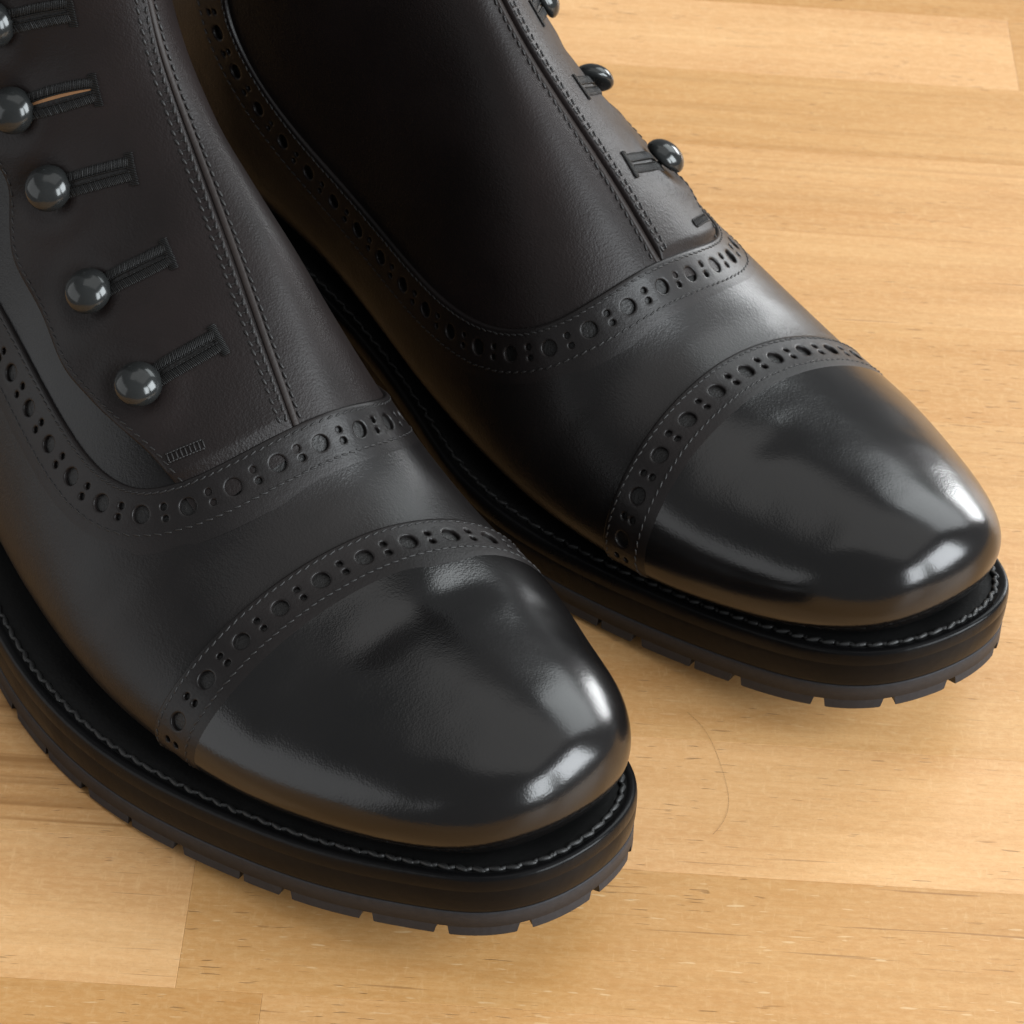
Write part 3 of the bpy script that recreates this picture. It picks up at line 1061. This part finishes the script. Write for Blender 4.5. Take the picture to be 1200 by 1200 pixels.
    nseg = 32
    prof = [(a * 1.03, 2.5 + (b - 2.5) * 1.03) for a, b in prof]
    for bi, (bt, bs) in enumerate(BUTTONS):
        c = S(np.array([bt]), np.array([bs]))
        a, b, n = S_jac(np.array([bt]), np.array([bs]))
        n = n[0]
        a = a[0] / np.linalg.norm(a[0])
        b = np.cross(n, a)
        tx, ty = tilt[bi]
        nn = n + a * tx + b * ty
        nn /= np.linalg.norm(nn)
        a = a - nn * (a @ nn)
        a /= np.linalg.norm(a)
        b = np.cross(nn, a)
        ct = c[0] - n * 0.9
        parts = []
        for pr in (prof, shp):
            mb = MB()
            ang = np.arange(nseg) * 2 * np.pi / nseg
            R = np.array(pr)
            V = ct + R[None, :, :1] * (np.cos(ang)[:, None, None] * a + np.sin(ang)[:, None, None] * b) + R[None, :, 1:] * nn
            mb.grid(V, closed=True)
            parts.append(mb)
        bo = parts[0].build('button', M_BUTTON, root, sx)
        parts[1].build('shank', M_SHANK, bo, sx)

    # --- welt and midsole
    arc = np.arange(0, OUT_LEN, OUT_LEN / 720)
    T = SOLE_T
    prof = [(15.0, T + .1), (9.0, T + .05), (4.2, T), (3.7, T - .25), (2.7, T - .25), (2.2, T), (1.3, T), (.75, T - .14), (.32, T - .5), (.08, T - 1.1), (-.1, T - 2.2), (-.18, T - 3.7), (-.14, T - 3.85), (-.2, T - 4.0), (-.22, 9.6), (-.12, 8.2), (.0, 7.3), (.12, 7.0), (2.5, 6.95)]
    rows = [sole_pt(arc, np.full(len(arc), a), b) for a, b in prof]
    mb = MB()
    g = np.stack(rows, 1)
    mb.grid(g, closed=True, flip=False)
    nb = g.shape[1] - 1
    me_m = []
    for i in range(len(arc)):
        me_m += [0 if j < 5 else 1 for j in range(nb)]
    mb.m = me_m
    welt = mb.build('welt', [M_WELT, M_EDGE], root, sx, 'black welt and polished midsole edge')
    sm = MB()
    pit = 3.9
    aa = np.arange(0, OUT_LEN, pit)
    r = np.random.RandomState(9)
    for da, skew, hgt in ((0, .30, .10), (pit / 2, -.45, .0)):
        a0 = aa + da + r.uniform(-.2, .2, len(aa))
        p = sole_pt(a0, np.full(len(a0), 3.2) + r.uniform(-.12, .12, len(a0)), T + hgt)
        p2 = sole_pt(a0 + .5, np.full(len(a0), 3.2), T + hgt)
        t_ = p2 - sole_pt(a0 - .5, np.full(len(a0), 3.2), T + hgt)
        t_ /= np.linalg.norm(t_, axis=1)[:, None]
        i_ = sole_pt(a0, np.full(len(a0), 4.2), T + hgt) - sole_pt(a0, np.full(len(a0), 2.2), T + hgt)
        i_ /= np.linalg.norm(i_, axis=1)[:, None]
        n_ = np.cross(i_, t_)
        n_ *= np.sign(n_[:, 2:])
        k = skew + r.uniform(-.12, .12, len(a0))
        d1 = t_ * np.cos(k)[:, None] + i_ * np.sin(k)[:, None]
        d2 = -t_ * np.sin(k)[:, None] + i_ * np.cos(k)[:, None]
        add_capsules(sm, p, d1, d2, n_, (1.75 if da == 0 else 1.05) * r.uniform(.88, 1.12, len(a0)), .7 if da == 0 else .55, .6)
    sm.build('stitching', M_WELT_THREAD, welt, sx, kind='stuff')

    # --- rubber outsole with cleats
    prof = [(2.5, 7.0), (.12, 6.98), (-.08, 6.8), (-.12, 6.3), (-.25, 2.8), (14.0, 2.8), (22.0, 2.8)]
    mb = MB()
    mb.grid(np.stack([sole_pt(arc, np.full(len(arc), a), b) for a, b in prof], 1), closed=True)
    outs = mb.build('outsole', M_RUBBER, root, sx, 'black rubber cleated outsole')
    big = [-225, -202, -178, -148.5, -118.6, -90, -61.6, -42.3, -25.6, -8.5, 8.6, 23.7, 39.1, 59.8, 87.2, 112, 140, 165, 190, 215]
    small = [-133, -104, -73, 71.5, 98, 126]
    nts = sorted([(-a, 3.0) for a in big] + [(-a, 1.1) for a in small])
    # arc sign: measured with medial positive here, lateral positive in sole_pt
    for i in range(len(nts) - 1):
        (a0, w0), (a1, w1) = nts[i], nts[i + 1]
        nseg2 = max(4, int((a1 - a0) / 2.0))
        mb = MB()
        sec = []
        for u in np.linspace(0, 1, nseg2 + 1):
            row = []
            for ins, z in ((16, 2.9), (-.24, 2.9), (-.32, 1.4), (-.32, .5), (-.1, .12), (.3, 0), (16, 0)):
                tp_ = .7 if z > 2.5 else (1.0 if z < 1 else .9)
                b0, b1 = a0 + w0 / 2 * tp_ + .1, a1 - w1 / 2 * tp_ - .1
                e = 0.35 if z < .3 else 0
                row.append(sole_pt(np.array([b0 + e + (b1 - b0 - 2 * e) * u]), np.array([float(ins)]), z)[0])
            sec.append(row)
        G = np.array(sec)
        mb.grid(G)
        k = G.shape[1]
        mb.add(G[0], [tuple(range(k))])
        mb.add(G[-1], [tuple(range(k))[::-1]])
        mb.build('cleat', M_RUBBER, outs, sx, smooth=False)
    # heel block
    sel = [i for i in range(OUT_N) if OUT[i, 1] < -226]
    xy = OUT[sel] + OUT_IN[sel] * .4
    mb = MB()
    rows = []
    for z in (11.0 + 3.2, 6.8, 6.6, 3.0, .6, 0.0):
        ins = 1.2 if z == 0 else 0.0
        q = OUT[sel] + OUT_IN[sel] * ins
        zz = z if z < 8 else 11 + 3.2
        rows.append(np.c_[q, np.full(len(q), zz)])
    G = np.stack(rows, 1)
    mb.grid(G, closed=True)
    mb.add(G[:, -1], [tuple(range(len(sel)))])
    mb.add(G[:, 0], [tuple(range(len(sel)))[::-1]])
    mb.build('heel', M_RUBBER, root, sx)
    return root


T_A = [(.50, 0.0), (.42, .05), (.50, .08), (.42, 0), (.5, 0), (.4, 0)]
T_B = [(.12, .1), (-.3, .9), (.1, .1), (0, 0), (.1, 0), (0, 0)]
# soft dents and folds of the leather: angle, station, size round, size along, depth (mm)
FOLDS = [(2.2, 9.3, 30, 9, -.5), (2.0, 8.4, 24, 9, .3), (2.6, 10.2, 28, 10, .4)]
DENTS_A = [(1.72, 4.80, 9, 6, -.75), (1.22, 4.75, 8, 5, -.55), (2.25, 4.33, 5, 4.5, -.16), (.65, 4.85, 8, 5, -.35), (.54, 2.8, 6, 5, -.30),
           (.9, 6.62, 15, 3.5, -.40), (.40, 7.0, 12, 4, -.35), (1.5, 6.25, 14, 4, .25)]
DENTS_B = [(.89, 4.19, 5, 4.5, -.16), (1.8, 4.75, 8, 5, -.55), (2.26, 3.3, 9, 6, -.35), (2.45, 2.45, 5, 5, -.25),
           (2.27, 6.55, 12, 3.5, -.35), (1.4, 6.25, 14, 4, -.25), (.9, 6.5, 12, 4, .25)]
build_boot((19.5985, 398.675, -0.861996), 1, 'black button boot nearer us, its row of buttons and buttonholes facing us', T_A, DENTS_A + FOLDS)
build_boot((103.4237, 473.482, -0.8111), -1, 'black button boot farther back, its smooth buttonless side facing us', T_B, DENTS_B + FOLDS)

# ------------------------------------------------------------------ a loose hair on the wood
HP = np.array([(43.4, 475.8), (46.6, 471.9), (49.2, 466.2), (51.1, 458.8), (52.4, 452.3), (52.7, 447.1), (51.3, 441.8), (49.0, 438.3)])
hd = np.r_[0, np.cumsum(np.linalg.norm(np.diff(HP, axis=0), axis=1))]
hs = np.linspace(0, hd[-1], 60)
hx, hy = np.interp(hs, hd, HP[:, 0]), np.interp(hs, hd, HP[:, 1])
for _ in range(12):
    hx[1:-1] = .25 * hx[:-2] + .5 * hx[1:-1] + .25 * hx[2:]
    hy[1:-1] = .25 * hy[:-2] + .5 * hy[1:-1] + .25 * hy[2:]
hz = 0.06 + 0.10 * np.sin(hs / hd[-1] * 9) ** 2
ctr = np.stack([hx, hy, hz], -1)
tgt = np.gradient(ctr, axis=0)
tgt /= np.linalg.norm(tgt, axis=1)[:, None]
sid = np.cross(tgt, [0, 0, 1.0])
sid /= np.linalg.norm(sid, axis=1)[:, None]
upv = np.cross(sid, tgt)
org = ctr.mean(0)
org[2] = 0
mb = MB()
ring = [ctr - org + 0.018 * (math.cos(a) * sid + math.sin(a) * upv) for a in np.arange(5) * 2 * math.pi / 5]
mb.grid(np.stack(ring, 0), closed=True)
hair = mb.build('hair_strand', plain('brown_hair', (0.06, 0.03, 0.015), 0.4), None)
hair.location = org * MM
hair['label'] = 'single fine curved brown hair lying on the wood between the toes'
hair['category'] = 'hair'
